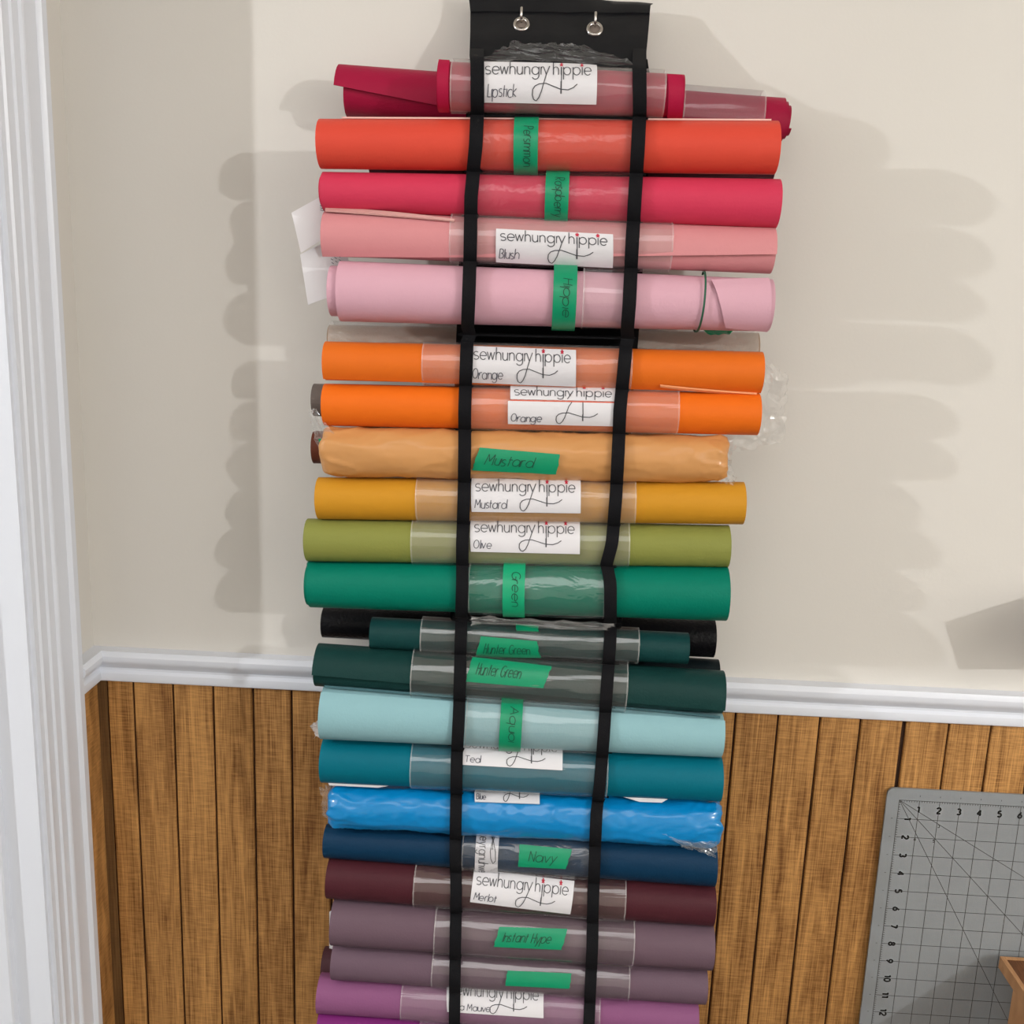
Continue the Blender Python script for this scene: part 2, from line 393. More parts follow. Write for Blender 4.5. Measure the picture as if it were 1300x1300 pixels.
def make_roll(name, label, L, R, color, front=True, c0=None, rough=.48, bump=.25, bscale=420, cat='vinyl roll', **kw):
    R_ = make_axis(L, R, front, c0=c0)
    mid = R_.A.lerp(R_.B, .5); base = Vector((mid.x, mid.y, mid.z-(R_.ra+R_.rb)/2))
    e = empty(name, base); tag(e, label, cat, GROUP)
    R_.e = e; R_.m = vinyl(color, rough, bump, bscale)
    kw.setdefault('seed', len(bpy.data.objects)*.37)
    mesh_obj('vinyl_sheet', *spiral(R_, **kw), R_.m, e, True, 40)
    if front: FRONT.append(R_)
    return R_
def sleeve(R, x0, x1, dr=.0009, wr=.0005, mat=None, name='clear_sleeve', seed=None, n=24, lo=-180, hi=180):
    s0, s1 = s_at(R, x0), s_at(R, x1); sd = seed if seed is not None else x0*.013+R.A.z*9
    e = .0014/R.len; ss = [s0, s0+e]+[s0+e+(s1-s0-2*e)*k/n for k in range(1, n)]+[s1-e, s1]
    m = 40; V, Fc, fm = [], [], []
    for s in ss:
        for j in range(m):
            th = lo+(hi-lo)*j/m
            V.append(rP(R, s, th, dr+wr*(1+mnoise.noise(Vector((s*9+sd, math.cos(math.radians(th))*2.2, math.sin(math.radians(th))*2.2+sd))))))
    for k in range(len(ss)-1):
        for j in range(m):
            Fc.append((k*m+j, k*m+(j+1)%m, (k+1)*m+(j+1)%m, (k+1)*m+j)); fm.append(1 if k in (0, len(ss)-2) else 0)
    return mesh_obj(name, V, Fc, None, R.e, True, 60, mats=[mat or M_film, M_film_edge], fmat=fm)
def patch_st(R, c, mat, name, dr=.0014, nu=14, nv=8, jag=0.0, wr=0.0, card=False):
    """c: four (s,theta) corners TL TR BR BL -> thin sheet with a skirt"""
    V, Fc = [], []
    def at(u, v):
        s = (c[0][0]*(1-u)+c[1][0]*u)*v+(c[3][0]*(1-u)+c[2][0]*u)*(1-v)
        th = (c[0][1]*(1-u)+c[1][1]*u)*v+(c[3][1]*(1-u)+c[2][1]*u)*(1-v)
        if card: th = math.degrees(math.asin(max(-.999, min(.999, th))))
        return s, th
    for j in range(nv+1):
        for i in range(nu+1):
            u, v = i/nu, j/nv
            s, th = at(u, v)
            if jag and i in (0, nu): s += jag*mnoise.noise(Vector((v*5+i, R.A.z*40, 3)))
            V.append(rP(R, s, th, dr+wr*mnoise.noise(Vector((u*5, v*3, R.A.z*30)))))
    q = nu+1
    for j in range(nv):
        for i in range(nu): Fc.append((j*q+i, j*q+i+1, (j+1)*q+i+1, (j+1)*q+i))
    ring = [i for i in range(q)]+[j*q+nu for j in range(1, nv+1)]+[nv*q+i for i in range(nu-1, -1, -1)]+[j*q for j in range(nv-1, 0, -1)]
    b = len(V)
    for i in ring:
        p = V[i]; a = R.A+R.ax*((p-R.A).dot(R.ax)); V.append(p-(p-a).normalized()*(dr*.6))
    m = len(ring)
    for k in range(m): Fc.append((ring[k], b+k, b+(k+1)%m, ring[(k+1)%m]))
    o = mesh_obj(name, V, Fc, mat, R.e, True, 50)
    return o, at
def patch(R, quad, mat, name, **kw): return patch_st(R, [rsolve(R, *q) for q in quad], mat, name, **kw)
def sub_mesh(name, geo, mat, part):
    o = mesh_obj(name, geo[0], geo[1], mat, part); return o
LW = 3.45
LOGO = []
for ch, xa, xb in (('s',195,233),('e',243,290),('w',296,350),('h',362,397),('u',411,446),('n',461,496),('g',510,558),('r',572,588),('y',588,628),('h',655,690),
                   ('i',708,708),('p',724,772),('p',788,836),('i',850,850),('e',864,910)):
    st_, adv = GL[ch]
    if ch == 'y': st_ = st_[:1]
    for q in st_: LOGO.append([((xa+(xb-xa)*(a/adv if adv else 0)-195)/715.0, b) for a, b in q])
LOGO_W = 1.0
def fl(u, v): return [[(u+.055*math.cos(a+d)*q, v+.055*math.sin(a+d)*q) for q in (0, 1)] for d in (0,) for a in [math.radians(90+72*k) for k in range(5)]]
def logo_label(R, bl, br, hand='', hp=38, dr=.0031, shear=0.0, part='all', hx=.1, hs=.18, hw=.235, name='paper_label', full=None):
    """stiff card pressed on the roll; hp = height on the photo"""
    s0, t0 = rsolve(R, *bl); s1, t1 = rsolve(R, *br)
    s2, t2 = rsolve(R, bl[0]+shear, bl[1]-hp); s3, t3 = rsolve(R, br[0]+shear, br[1]-hp)
    sn = lambda a: math.sin(math.radians(a))
    c = [(s2, sn(t2)), (s3, sn(t3)), (s1, sn(t1)), (s0, sn(t0))]
    o, at_ = patch_st(R, c, M_label, name, dr=dr, nu=16, nv=10, card=True)
    def mp(u, v):
        s, th = at_(u/LW, min(1.0, v*kf)); return rP(R, s, th, dr+.0004), rN(R, th)
    kf = full/hp if full else 1.0
    def clip(st):
        out = []
        for q0_ in st:
            cur = []; q = []
            for (a, b), (c_, d_) in zip(q0_, q0_[1:]): q += [(a+(c_-a)*k/8, b+(d_-b)*k/8) for k in range(8)]
            q.append(q0_[-1])
            for p in q:
                if p[1]*kf <= 1.0: cur.append(p)
                else:
                    if len(cur) > 1: out.append(cur)
                    cur = []
            if len(cur) > 1: out.append(cur)
        return out
    ink = []
    if part in ('all', 'text'):
        v0, vh = (.655, .205) if part == 'all' else (.30, .42)
        ink += fit(LOGO, LOGO_W, .13, v0, 3.14, vh)
        if part == 'text': ink.append([(2.035, v0+vh), (1.85, v0-.5*vh)])
    if part in ('all', 'swirl'):
        k = 1.0 if part == 'all' else 1.25
        sw = [(628,362),(606,412),(575,500),(558,532),(540,549),(522,541),(514,520),(516,492),(532,474),(560,463),(605,460),(655,475),(705,490),(755,492),(790,480),(815,462)]
        ink.append([((a-165)/227, min(1.0, (562-b)/227*k)) for a, b in sw])
        ink.append([(2.392, .86 if part == 'all' else 1.0), (2.392, .22)])
        ink.append([(2.380, .50), (2.380, .22)])
    sub_mesh('lettering', ribbons(clip(ink), mp, .0009), M_ink, o)
    if part != 'swirl' and kf < 1.08:
        fv = .93
        sub_mesh('flower_marks', ribbons(fl(2.392, fv)+fl(3.0, fv), mp, .0013), M_red, o)
    if hand:
        st_, w_ = text_strokes(hand, .2)
        sub_mesh('handwriting', ribbons(fit(st_, w_, hx, .13, hw*w_*.75*.85, hs, .15, .07), mp, .0008), M_pen, o)
    return o
def tape_full(R, x0, x1, hand, lo=-84, hi=100, mat=None):
    el = math.degrees(math.atan2(CAM.z-R.A.z, 1.08)); lo = lo+max(0, el)
    s0, s1 = s_at(R, x0), s_at(R, x1)
    o, at = patch_st(R, [(s0,hi),(s1,hi),(s1,lo),(s0,lo)], mat or M_tape, 'green_tape', dr=.0032, nu=4, nv=26)
    if hand:
        st_, w_ = text_strokes(hand, .2); r = (R.ra+R.rb)/2
        half = math.degrees(.018/r)
        def mp(u, v):                                     # u runs down the roll, v across the tape
            th = el*.85+half-u*2*half; s = s0+(s1-s0)*(.42+v*.26)
            return rP(R, s, th, .0037), rN(R, th)
        sub_mesh('handwriting', ribbons(fit(st_, w_, 0, 0, 1.0, 1.0, .1, .08), mp, .0008), M_marker, o)
    return o
def tape_quad(R, quad, hand='', mat=None, dr=.0034, hv=.3, hu=(.12,.7), wr=.0003):
    o, at = patch(R, quad, mat or M_tape, 'green_tape', dr=dr, jag=.004, wr=wr)
    if hand:
        st_, w_ = text_strokes(hand, .22)
        def mp(u, v):
            s, th = at(u, v); return rP(R, s, th, dr+.0006), rN(R, th)
        sub_mesh('handwriting', ribbons(fit(st_, w_, hu[0], hv, hu[1]-hu[0], .3, .12, .06), mp, .0008), M_marker, o)
    return o
def crinkle(name, corners, mat, parent, amp=.004, n=18, sc_=9.0, jag=.004, seed=0.0):
    """corners: four (px, py, depth) TL TR BR BL -> crumpled film"""
    C4 = [px(x, y, -d) for x, y, d in corners]
    V, Fc = [], []
    for j in range(n+1):
        for i in range(n+1):
            u, v = i/n, j/n
            p = (C4[0]*(1-u)+C4[1]*u)*(1-v)+(C4[3]*(1-u)+C4[2]*u)*v
            q = Vector((u*sc_*.5+seed, v*sc_*.5, seed*2))
            d = mnoise.noise_vector(q); e2 = mnoise.noise_vector(q*2.6)
            p = p+d*amp+e2*amp*.5
            if i in (0,n) or j in (0,n): p = p+mnoise.noise_vector(q*3)*jag
            V.append(p)
    q = n+1
    for j in range(n):
        for i in range(n): Fc.append((j*q+i, j*q+i+1, (j+1)*q+i+1, (j+1)*q+i))
    return mesh_obj(name, V, Fc, mat, parent, False)
def make_bag(name, label, L, R, color, amp=.0028, rough=.38, seed=1.0, coat=.55, fine_amt=.6):
    R_ = make_axis(L, R, True)
    mid = R_.A.lerp(R_.B, .5); e = empty(name, Vector((mid.x, mid.y, mid.z-(R_.ra+R_.rb)/2))); tag(e, label, 'vinyl roll', GROUP); R_.e = e
    m = simple('bagged_vinyl_'+name+str(seed), rgb(*color, K), rough, spec=.3, coat=coat, bump=.2, bscale=110)
    n, k = 170, 64; V, Fc = [], []
    def rdg(x, y, z): return 1-min(1, 2.4*abs(mnoise.noise(Vector((x, y, z)))))
    for a in range(n+1):
        s = a/n
        end = min(s, 1-s)*R_.len
        pin = 1-.16*max(0, 1-end/.010)**2
        near = 1+1.2*max(0, 1-end/.04)
        for b in range(k):
            th = 360*b/k; t = math.radians(th); cx, sx_ = math.cos(t), math.sin(t)
            r0 = R_.ra+(R_.rb-R_.ra)*s
            fold = rdg(s*7+seed*7+sx_*.8, cx*1.1+s*3, sx_*1.6+seed)**3
            fine = rdg(s*24+seed*3, cx*2.4+s*9, sx_*3.2)**2
            soft = mnoise.noise(Vector((s*10+seed, cx*1.4, sx_*1.4)))
            d = amp*near*(.5*soft+.42*fold+fine*fine_amt*.3-.35)
            sx = s + (.010*mnoise.noise(Vector((cx*2.4, sx_*2.4, seed+s*3))) if end < .012 else 0)
            V.append(rP(R_, sx, th, r0*(pin-1)+d))
    for a in range(n):
        for b in range(k): Fc.append((a*k+b, a*k+(b+1)%k, (a+1)*k+(b+1)%k, (a+1)*k+b))
    Fc.append(tuple(range(k))); Fc.append(tuple(n*k+b for b in range(k)))
    mesh_obj('bagged_sheet', V, Fc, m, e, True, 60)
    FRONT.append(R_)
    return R_
def step_tel(cut, dl, dr): return (lambda q: dl if q > cut else 0.0, lambda q: dr if q > cut else 0.0)

# ---- front rolls, top to bottom
R = make_roll('vinyl_roll', 'short crimson roll in a clear sleeve at the top, labelled Lipstick', (557,77,140), (866,94,150), (176,26,66), turns=3.5)
sleeve(R, 571, 846, wr=.0009)
patch(R, [(557,78),(571,79),(571,140),(557,140)], R.m, 'rolled_edge', dr=.0022, nu=3)
patch(R, [(847,96),(866,97),(866,149),(847,149)], R.m, 'rolled_edge', dr=.0018, nu=3)
logo_label(R, (611,128), (757,131), 'Lipstick', hp=46, hx=.2)
crinkle('loose_film', [(655,54,.120),(735,56,.120),(818,84,.118),(604,75,.118)], film('bag_arch_film', .03, (.8,.8,.8,1), .08, .6, 25, 25, gloss=.07), R.e, .0022, seed=2.2)

R = make_roll('vinyl_roll', 'coral orange-red roll with an upright green tape strip', (407,153,215), (985,156,222), (226,80,62), end=(90,86), dirn=-1, lift=.001)
sleeve(R, 606, 806, wr=.0011, mat=M_faint)
patch_st(R, [(.05,97),(.985,97),(.985,84),(.05,84)], simple('pale_liner', rgb(238,196,186), .6), 'liner_edge', dr=.0026, nu=20, nv=2)
tape_full(R, 652, 683, 'Persimmon')

R = make_roll('vinyl_roll', 'raspberry pink roll with an upright green tape strip', (412,217,268), (987,226,290), (216,62,92), tel=(lambda q: .0016*min(q,2)*0-.0012*q, lambda q: 0.0))
sleeve(R, 604, 800, wr=.0011, mat=M_faint)
tape_full(R, 692, 722, 'Raspberry')

R = make_roll('vinyl_roll', 'dusty blush pink roll with an open flap and a paper label', (413,268,327), (980,289,349), (222,148,152), end=(-60,-8), dirn=1, lift=.0022)
sleeve(R, 570, 855, wr=.0006)
patch(R, [(413,263),(577,281),(577,283),(413,270)], vinyl((226,178,172)), 'sheet_edge', dr=.003, nu=14, nv=2)
logo_label(R, (630,330), (778,337), 'Blush', hp=38)

R = make_roll('vinyl_roll', 'fat pale pink roll with an upright green tape strip', (433,328,408), (977,351,421), (226,176,192), tel=(lambda q: -.010 if q > 1.0 else 0.0, lambda q: 0.0), turns=3, pitch=.0052)
sleeve(R, 740, 800, dr=.0004, wr=.0003, mat=film('faint_film', .06))
tape_full(R, 702, 732, 'Hippie')
s0 = s_at(R, 896.5); s1 = s_at(R, 899)
patch_st(R, [(s0,115),(s1,115),(s1-.012,-115),(s0-.012,-115)], simple('dark_green_edge', rgb(40,92,70), .6), 'edge_line', dr=.0016, nu=2, nv=26)
patch(R, [(903,356),(976,354),(974,420),(921,415)], R.m, 'outer_wrap', dr=.0013, nu=8)
crinkle('tape_tail', [(893,417,.10),(930,419,.10),(928,425,.09),(897,424,.09)], M_tape, R.e, .0008, 6, seed=.4)
R5 = R

R = make_roll('vinyl_roll', 'upper of the two bright orange rolls, with a paper label', (414,433,484), (966,446,497), (236,116,34), end=(-48,-72), lift=.0016)
sleeve(R, 535, 803)
patch(R, [(838,487),(961,497),(961,498.6),(838,488.6)], simple('pale_orange_edge', rgb(236,160,110), .5), 'sheet_edge', dr=.0032, nu=14, nv=2)
logo_label(R, (597,483), (731,488), 'Orange', hp=41)

R = make_roll('vinyl_roll', 'lower of the two bright orange rolls, its label torn in two', (413,486,540), (962,498,552), (244,116,28))
sleeve(R, 588, 863)
logo_label(R, (648,508), (783,511), '', hp=15, part='text')
o = logo_label(R, (645,536), (782,539), 'Orange', hp=26, part='swirl', hs=.22)
q0, q1 = rsolve(R, 648, 509), rsolve(R, 783, 512)
st_ = [[(k/40.0, .5+.5*random.uniform(-1,1)) for k in range(41)]]
def _mp(u, v): return rP(R, q0[0]+(q1[0]-q0[0])*u, q0[1]+(q1[1]-q0[1])*u+v*1.6-.8, .0026), rN(R, q0[1])
sub_mesh('torn_edge', ribbons(st_, _mp, .0016), simple('torn_red', rgb(214,104,84), .6), o)

R = make_bag('bagged_vinyl_roll', 'apricot tan roll inside a wrinkled plastic bag, green tape reading Mustard', (413,541,604), (921,554,612), (216,156,96), seed=1.3, coat=.3, rough=.42)
tape_quad(R, [(609,569),(711,577),(706,600),(599,595)], 'Mustard', dr=.0030, wr=.0006)
crinkle('loose_film', [(944,450,.085),(1003,474,.06),(996,556,.055),(908,586,.105)], M_crisp, R.e, .006, 20, seed=5.1)
crinkle('loose_film', [(391,522,.12),(400,519,.12),(430,566,.135),(404,572,.12)], M_crisp, R.e, .003, 12, seed=8.3)
crinkle('loose_film', [(905,575,.13),(926,582,.12),(936,612,.115),(915,612,.13)], M_crisp, R.e, .004, 10, seed=3.3)
tq = [px(x, y, -.125) for x, y in ((404,557),(416,557),(418,584),(412,584))]
mesh_obj('green_tape', tq+[p+Vector((0,.0006,0)) for p in tq], [(0,1,2,3),(7,6,5,4),(0,4,5,1),(1,5,6,2),(2,6,7,3),(3,7,4,0)], M_tape, R.e)

R = make_roll('vinyl_roll', 'golden mustard yellow roll with a paper label reading Mustard', (405,605,658), (943,611,665), (212,150,42))
sleeve(R, 527, 808)
logo_label(R, (599,648), (737,650), 'Mustard')

R = make_roll('vinyl_roll', 'olive green roll with a paper label reading Olive', (391,658,711), (924,666,719), (142,146,74))
sleeve(R, 521, 800)
logo_label(R, (598,699), (736,702), 'Olive')

R = make_roll('vinyl_roll', 'emerald green roll with a wrinkled clear sleeve between the straps', (392,712,769), (922,719,786), (0,124,102), tel=(lambda q: .003 if q < .6 else 0.0, lambda q: 0.0), bump=.35)
sleeve(R, 594, 768, wr=.0014, mat=film('wrinkled_sleeve', .045, (.62,.7,.66,1), .12, .9, 25, 60, gloss=.12))
tape_full(R, 638, 666, 'Green', mat=M_tape2)

R = make_roll('vinyl_roll', 'short hunter green roll below the emerald roll', (472,783,822), (873,803,842), (22,66,66), rough=.42, bump=.35)
sleeve(R, 533, 812, wr=.0011, mat=film('grey_sleeve', .06, (.62,.54,.53,1), gloss=.15))
tape_quad(R, [(611,808),(682,814),(686,832),(604,830)], 'Hunter Green', hu=(.1,.85))
tape_quad(R, [(655,795),(683,797),(683,803),(656,802)], '')
crinkle('loose_film', [(596,783,.135),(780,792,.135),(770,800,.138),(600,792,.136)], M_crisp, R.e, .002, 14, seed=6.6)

R = make_roll('vinyl_roll', 'long hunter green roll with a loose flap along its front', (403,818,870), (917,853,905), (22,60,58), end=(-2,-22), dirn=1, lift=.0035, rough=.42, bump=.35)
sleeve(R, 521, 797, dr=.0035, wr=.0011, mat=film('grey_sleeve_2', .06, (.62,.56,.55,1), gloss=.15))
tape_quad(R, [(600,838),(700,849),(690,872),(592,864)], 'Hunter Green', dr=.0052, hu=(.1,.66)); R.lift = .0072

R = make_roll('vinyl_roll', 'pale aqua blue roll with an upright green tape strip', (411,869,935), (915,906,959), (150,194,202), end=(60,58), dirn=-1, lift=.0016)
sleeve(R, 590, 768, dr=.0016, wr=.0006, mat=film('pale_film', .08))
tape_full(R, 634, 662, 'Aqua')
crinkle('loose_film', [(395,920,.10),(412,908,.11),(424,932,.115),(400,937,.10)], film('milky_film', .55, (.86,.84,.84,1), .2, .6, 40, 40), R.e, .0025, 8, seed=1.7)

patch(R, [(412,872),(582,886),(582,888),(412,874)], vinyl((92,132,140)), 'sheet_edge', dr=.0026, nu=14, nv=2)
patch(R, [(778,897),(914,911),(914,913),(778,899)], vinyl((92,132,140)), 'sheet_edge', dr=.0026, nu=14, nv=2)
R = make_roll('vinyl_roll', 'teal roll with a paper label reading Teal', (411,936,990), (914,960,1014), (0,110,130))
sleeve(R, 520, 772, mat=film('teal_sleeve', .06, (.6,.64,.68,1), gloss=.13))
logo_label(R, (587,971), (714,978), 'Teal', hp=32, full=41)

R = make_bag('bagged_vinyl_roll', 'bright sky blue roll inside a glossy wrinkled bag', (421,996,1046), (912,1017,1072), (4,138,208), amp=.0026, rough=.3, seed=3.4, coat=.8, fine_amt=1.0)
logo_label(R, (603,1019), (685,1022), 'Blue', hp=24, full=43, dr=.0034)
crinkle('loose_film', [(408,1000,.10),(424,996,.12),(426,1046,.12),(410,1034,.10)], M_crisp, R.e, .003, 10, seed=2.8)
crinkle('loose_film', [(840,1058,.142),(912,1070,.14),(908,1088,.142),(870,1078,.144)], M_crisp, R.e, .002, 10, seed=9.4)
for quad in (((415,990),(520,993),(480,1000),(418,997)), ((785,1010),(852,1012),(840,1019),(812,1018))):
    tq = [px(x, y, -.128) for x, y in quad]
    mesh_obj('paper_scrap', tq+[p+Vector((0,.0005,0)) for p in tq], [(0,1,2,3),(7,6,5,4),(0,4,5,1),(1,5,6,2),(2,6,7,3),(3,7,4,0)], M_paper, R.e)

R = make_roll('vinyl_roll', 'dark navy blue roll with a narrow upright paper label', (414,1047,1086), (907,1069,1121), (14,54,84), rough=.4, bump=.4)
sleeve(R, 586, 752, wr=.0014, mat=film('navy_sleeve', .06, (.5,.5,.54,1), .14, .9, 30, 60, gloss=.12))
s0, s1 = s_at(R, 603), s_at(R, 632)
o, at = patch_st(R, [(s0,82),(s1,82),(s1,-80),(s0,-80)], M_label, 'paper_label', dr=.002, nu=4, nv=18)
def _mp2(u, v):
    th = 95-u*150; return rP(R, s0+(s1-s0)*(.16+v*.3), th, .0025), rN(R, th)
sub_mesh('lettering', ribbons(fit(text_strokes('ippieyrgnuhwes')[0], text_strokes('ippieyrgnuhwes')[1], 0, 0, 1.0, .9), _mp2, .0009), M_ink, o)
def _mp3(u, v):
    th = 80-u*90; return rP(R, s0+(s1-s0)*(.55+v*.35), th, .0025), rN(R, th)
sub_mesh('swirl', ribbons([[(0,.2),(.3,.5),(.6,.3),(.8,.4),(.95,.7),(.85,1.0),(.6,.95),(.3,.6),(.1,.8)],[(.1,.5),(.55,.55)]], _mp3, .0009), M_ink, o)
tape_quad(R, [(660,1073),(726,1079),(718,1101),(658,1098)], 'Navy', hu=(.2,.75))

R = make_roll('vinyl_roll', 'dark burgundy roll with a slanted paper label reading Merlot', (418,1088,1136), (905,1122,1171), (80,38,46), rough=.42)
sleeve(R, 524, 795, wr=.001, mat=film('brown_sleeve', .06, (.6,.5,.46,1), gloss=.14))
logo_label(R, (597,1143), (724,1158), 'Merlot', hp=38, shear=5)

R = make_roll('vinyl_roll', 'upper of the two taupe mauve rolls, green tape in its middle', (424,1140,1194), (903,1173,1226), (112,90,102))
sleeve(R, 550, 806, mat=film('taupe_sleeve', .07, (.6,.53,.55,1), gloss=.13))
tape_quad(R, [(634,1177),(720,1180),(713,1204),(627,1200)], 'Instant Hype', hu=(.1,.8))
tq = [px(x, y, -.113) for x, y in ((418,1158),(427,1152),(428,1206),(418,1204))]
mesh_obj('paper_scrap', tq+[p+Vector((0,.0006,0)) for p in tq], [(0,1,2,3),(7,6,5,4),(0,4,5,1),(1,5,6,2),(2,6,7,3),(3,7,4,0)], M_paper, R.e)

R = make_roll('vinyl_roll', 'lower of the two taupe mauve rolls, tape near its bottom', (424,1194,1238), (895,1227,1270), (114,92,106))
sleeve(R, 547, 800, mat=film('taupe_sleeve_2', .07, (.6,.53,.55,1), gloss=.13))
tape_quad(R, [(644,1232),(726,1236),(722,1253),(642,1249)], '')

R = make_roll('vinyl_roll', 'orchid pink roll with a paper label near the photo bottom', (406,1238,1281), (884,1269,1312), (146,90,132))
sleeve(R, 508, 762, mat=film('plum_sleeve', .18, (.62,.5,.55,1)))
logo_label(R, (568,1283), (690,1291), 'na Mauve', hp=38, full=42, hx=.3)

R = make_roll('vinyl_roll', 'bright purple roll cut off by the bottom of the photo', (406,1281,1330), (880,1313,1362), (132,46,122))
sleeve(R, 530, 760)

# ---- rolls tucked behind the hanger panel
R = make_roll('vinyl_roll', 'long crimson roll sticking out behind the short crimson roll', (431,82,150), (990,123,184), (166,26,64), front=False, c0=.046, end=(2,-105), dirn=1, lift=.003,
              tel=(lambda q: 0.0 if q < .5 else .009, lambda q: .0035*q), turns=3.2, pitch=.0035)
sleeve(R, 868, 972, dr=.0035, mat=film('mauve_sleeve', .17, (.5,.38,.44,1)))
make_roll('vinyl_roll', 'dark maroon roll just showing behind the coral roll', (470,190,222), (982,197,228), (84,32,48), front=False)
R = make_roll('vinyl_roll', 'shimmering pale gold roll behind the black panel gap', (419,411,452), (961,421,464), (172,146,124), front=False, rough=.3, bump=.9, bscale=260)
sleeve(R, 417, 963, wr=.0014, mat=film('gold_bag', .25, (.86,.84,.8,1), .1, .9, 30, 50))
make_roll('vinyl_roll', 'grey roll end peeking out left of the orange rolls', (399,486,528), (900,500,542), (122,112,106), front=False)
make_roll('vinyl_roll', 'brown roll end peeking out left of the apricot bag', (399,546,588), (890,558,600), (112,60,44), front=False)
make_roll('vinyl_roll', 'grained black roll behind the short hunter green roll', (411,770,808), (906,786,833), (16,16,20), front=False, rough=.35, bump=1.0, bscale=260)
make_roll('vinyl_roll', 'thin black green roll above the long hunter green roll', (470,812,848), (911,837,876), (20,30,34), front=False)
make_roll('vinyl_roll', 'dull maroon roll behind the lower taupe roll', (411,1204,1242), (870,1236,1274), (88,56,62), front=False)

# ================================================================== HANGER
LS = [(75,606),(140,606),(185,604),(250,598),(320,597),(380,595),(460,592),(520,590),(570,590),(630,589),(690,587),(740,587),(810,585),(900,583),(960,580),(1020,579),(1080,578),(1130,579),(1200,578),(1290,577),(1360,576)]
RS = [(90,812),(140,812),(185,810),(250,806),(320,802),(385,799),(460,793),(520,787),(570,785),(630,782),(690,777),(716,770),(740,775),(810,775),(880,770),(940,766),(990,762),(1035,757),(1090,755),(1140,753),(1200,752),(1290,748),(1360,746)]
def interp(T, y):
    if y <= T[0][0]: return T[0][1]
    for (a, b), (c, d) in zip(T, T[1:]):
        if y <= c: return b+(d-b)*(y-a)/(c-a)
    return T[-1][1]
htop = px(711, 0, -.035)
hang = empty('roll_hanger', px(700, 1380, -PANEL)); tag(hang, 'tall black fabric hanger holding the stack of rolls', 'hanger')
# back panel
rows = [(75,.078),(110,PANEL)]+[(y,PANEL) for y in range(150,1420,60)]
V, Fc = [], []
NX = 8
for y, d in rows:
    l, r = px(interp(LS,y)-(9 if y < 100 else 14), y, -d), px(interp(RS,y)+(10 if y < 100 else 15), y, -d)
    for i in range(NX+1):
        p = l.lerp(r, i/NX); V.append(p)
nf = len(V)
V += [p+Vector((0,.0025,0)) for p in V]
q = NX+1
for j in range(len(rows)-1):
    for i in range(NX):
        a = j*q+i; Fc += [(a,a+1,a+q+1,a+q),(nf+a,nf+a+q,nf+a+q+1,nf+a+1)]
    a = j*q; Fc += [(a,a+q,nf+a+q,nf+a),(a+NX,nf+a+NX,nf+a+q+NX,a+q+NX)]
for i in range(NX):
    Fc += [(i,nf+i,nf+i+1,i+1)]; a = (len(rows)-1)*q+i; Fc += [(a,a+1,nf+a+1,nf+a)]
mesh_obj('back_panel', V, Fc, M_black, hang, True, 50)
# header with a folded hem
V, Fc = [], []
hr = [(-14,4,.030,593,829),(4,6,.036,596,826),(14,16,.041,597,825),(16,18,.040,597,825),(40,42,.058,597,823),(70,74,.080,596,820),(96,100,.083,598,819)]
NX = 24
for yl, yr, d, xl, xr in hr:
    l, r = px(xl, yl, -d), px(xr, yr, -d)
    for i in range(NX+1):
        p = l.lerp(r, i/NX); V.append(p+Vector((0, .0035*mnoise.noise(Vector((i*.35, yl*.03, 4)))-.004*math.sin(i/NX*math.pi*2)*(0.3), 0)))
nf = len(V); V += [p+Vector((0,.003,0)) for p in V]
q = NX+1
for j in range(len(hr)-1):
    for i in range(NX):
        a = j*q+i; Fc += [(a,a+1,a+q+1,a+q),(nf+a,nf+a+q,nf+a+q+1,nf+a+1)]
    a = j*q; Fc += [(a,a+q,nf+a+q,nf+a),(a+NX,nf+a+NX,nf+a+q+NX,a+q+NX)]
for i in range(NX):
    Fc += [(i,nf+i,nf+i+1,i+1)]; a = (len(hr)-1)*q+i; Fc += [(a,a+1,nf+a+1,nf+a)]
mesh_obj('header_flap', V, Fc, M_nylon, hang, True, 40)
def tube(path, rad, n=8):
    V, Fc = [], []
    for k, p in enumerate(path):
        t = (path[min(k+1,len(path)-1)]-path[max(k-1,0)]).normalized()
        a = t.orthogonal().normalized(); 
        if k: a = (la-t*la.dot(t)).normalized()
        la = a; b = t.cross(a)
        for i in range(n):
            an = 2*math.pi*i/n; V.append(p+(a*math.cos(an)+b*math.sin(an))*rad)
    for k in range(len(path)-1):
        for i in range(n): Fc.append((k*n+i, k*n+(i+1)%n, (k+1)*n+(i+1)%n, (k+1)*n+i))
    Fc += [tuple(range(n))[::-1], tuple((len(path)-1)*n+i for i in range(n))]
    return V, Fc
def grommet(x, y, d):
    c = px(x, y, -d-.0015); nrm = Vector((0,-.9,.42)).normalized()
    a = Vector((1,0,0)); b = nrm.cross(a).normalized()
    pr = [(.0050,-.0005),(.0052,.0012),(.0062,.0020),(.0078,.0018),(.0088,.0008),(.0090,-.001)]
    V, Fc = [], []; n = 28
    for i in range(n):
        an = 2*math.pi*i/n
        for r, h in pr: V.append(c+(a*math.cos(an)+b*math.sin(an))*r+nrm*h)
    m = len(pr)
    for i in range(n):
        for k in range(m-1): Fc.append((i*m+k, i*m+k+1, ((i+1)%n)*m+k+1, ((i+1)%n)*m+k))
    g = mesh_obj('grommet', V, Fc, M_steel, hang, True, 50)
    V = [c-nrm*.0002]+[c+(a*math.cos(2*math.pi*i/n)+b*math.sin(2*math.pi*i/n))*.0053-nrm*.0002 for i in range(n)]
    mesh_obj('eyelet_hole', V, [(0,1+i,1+(i+1)%n) for i in range(n)], simple('eyelet_shade_%d' % x, rgb(120,108,100), .6), g)
    return c
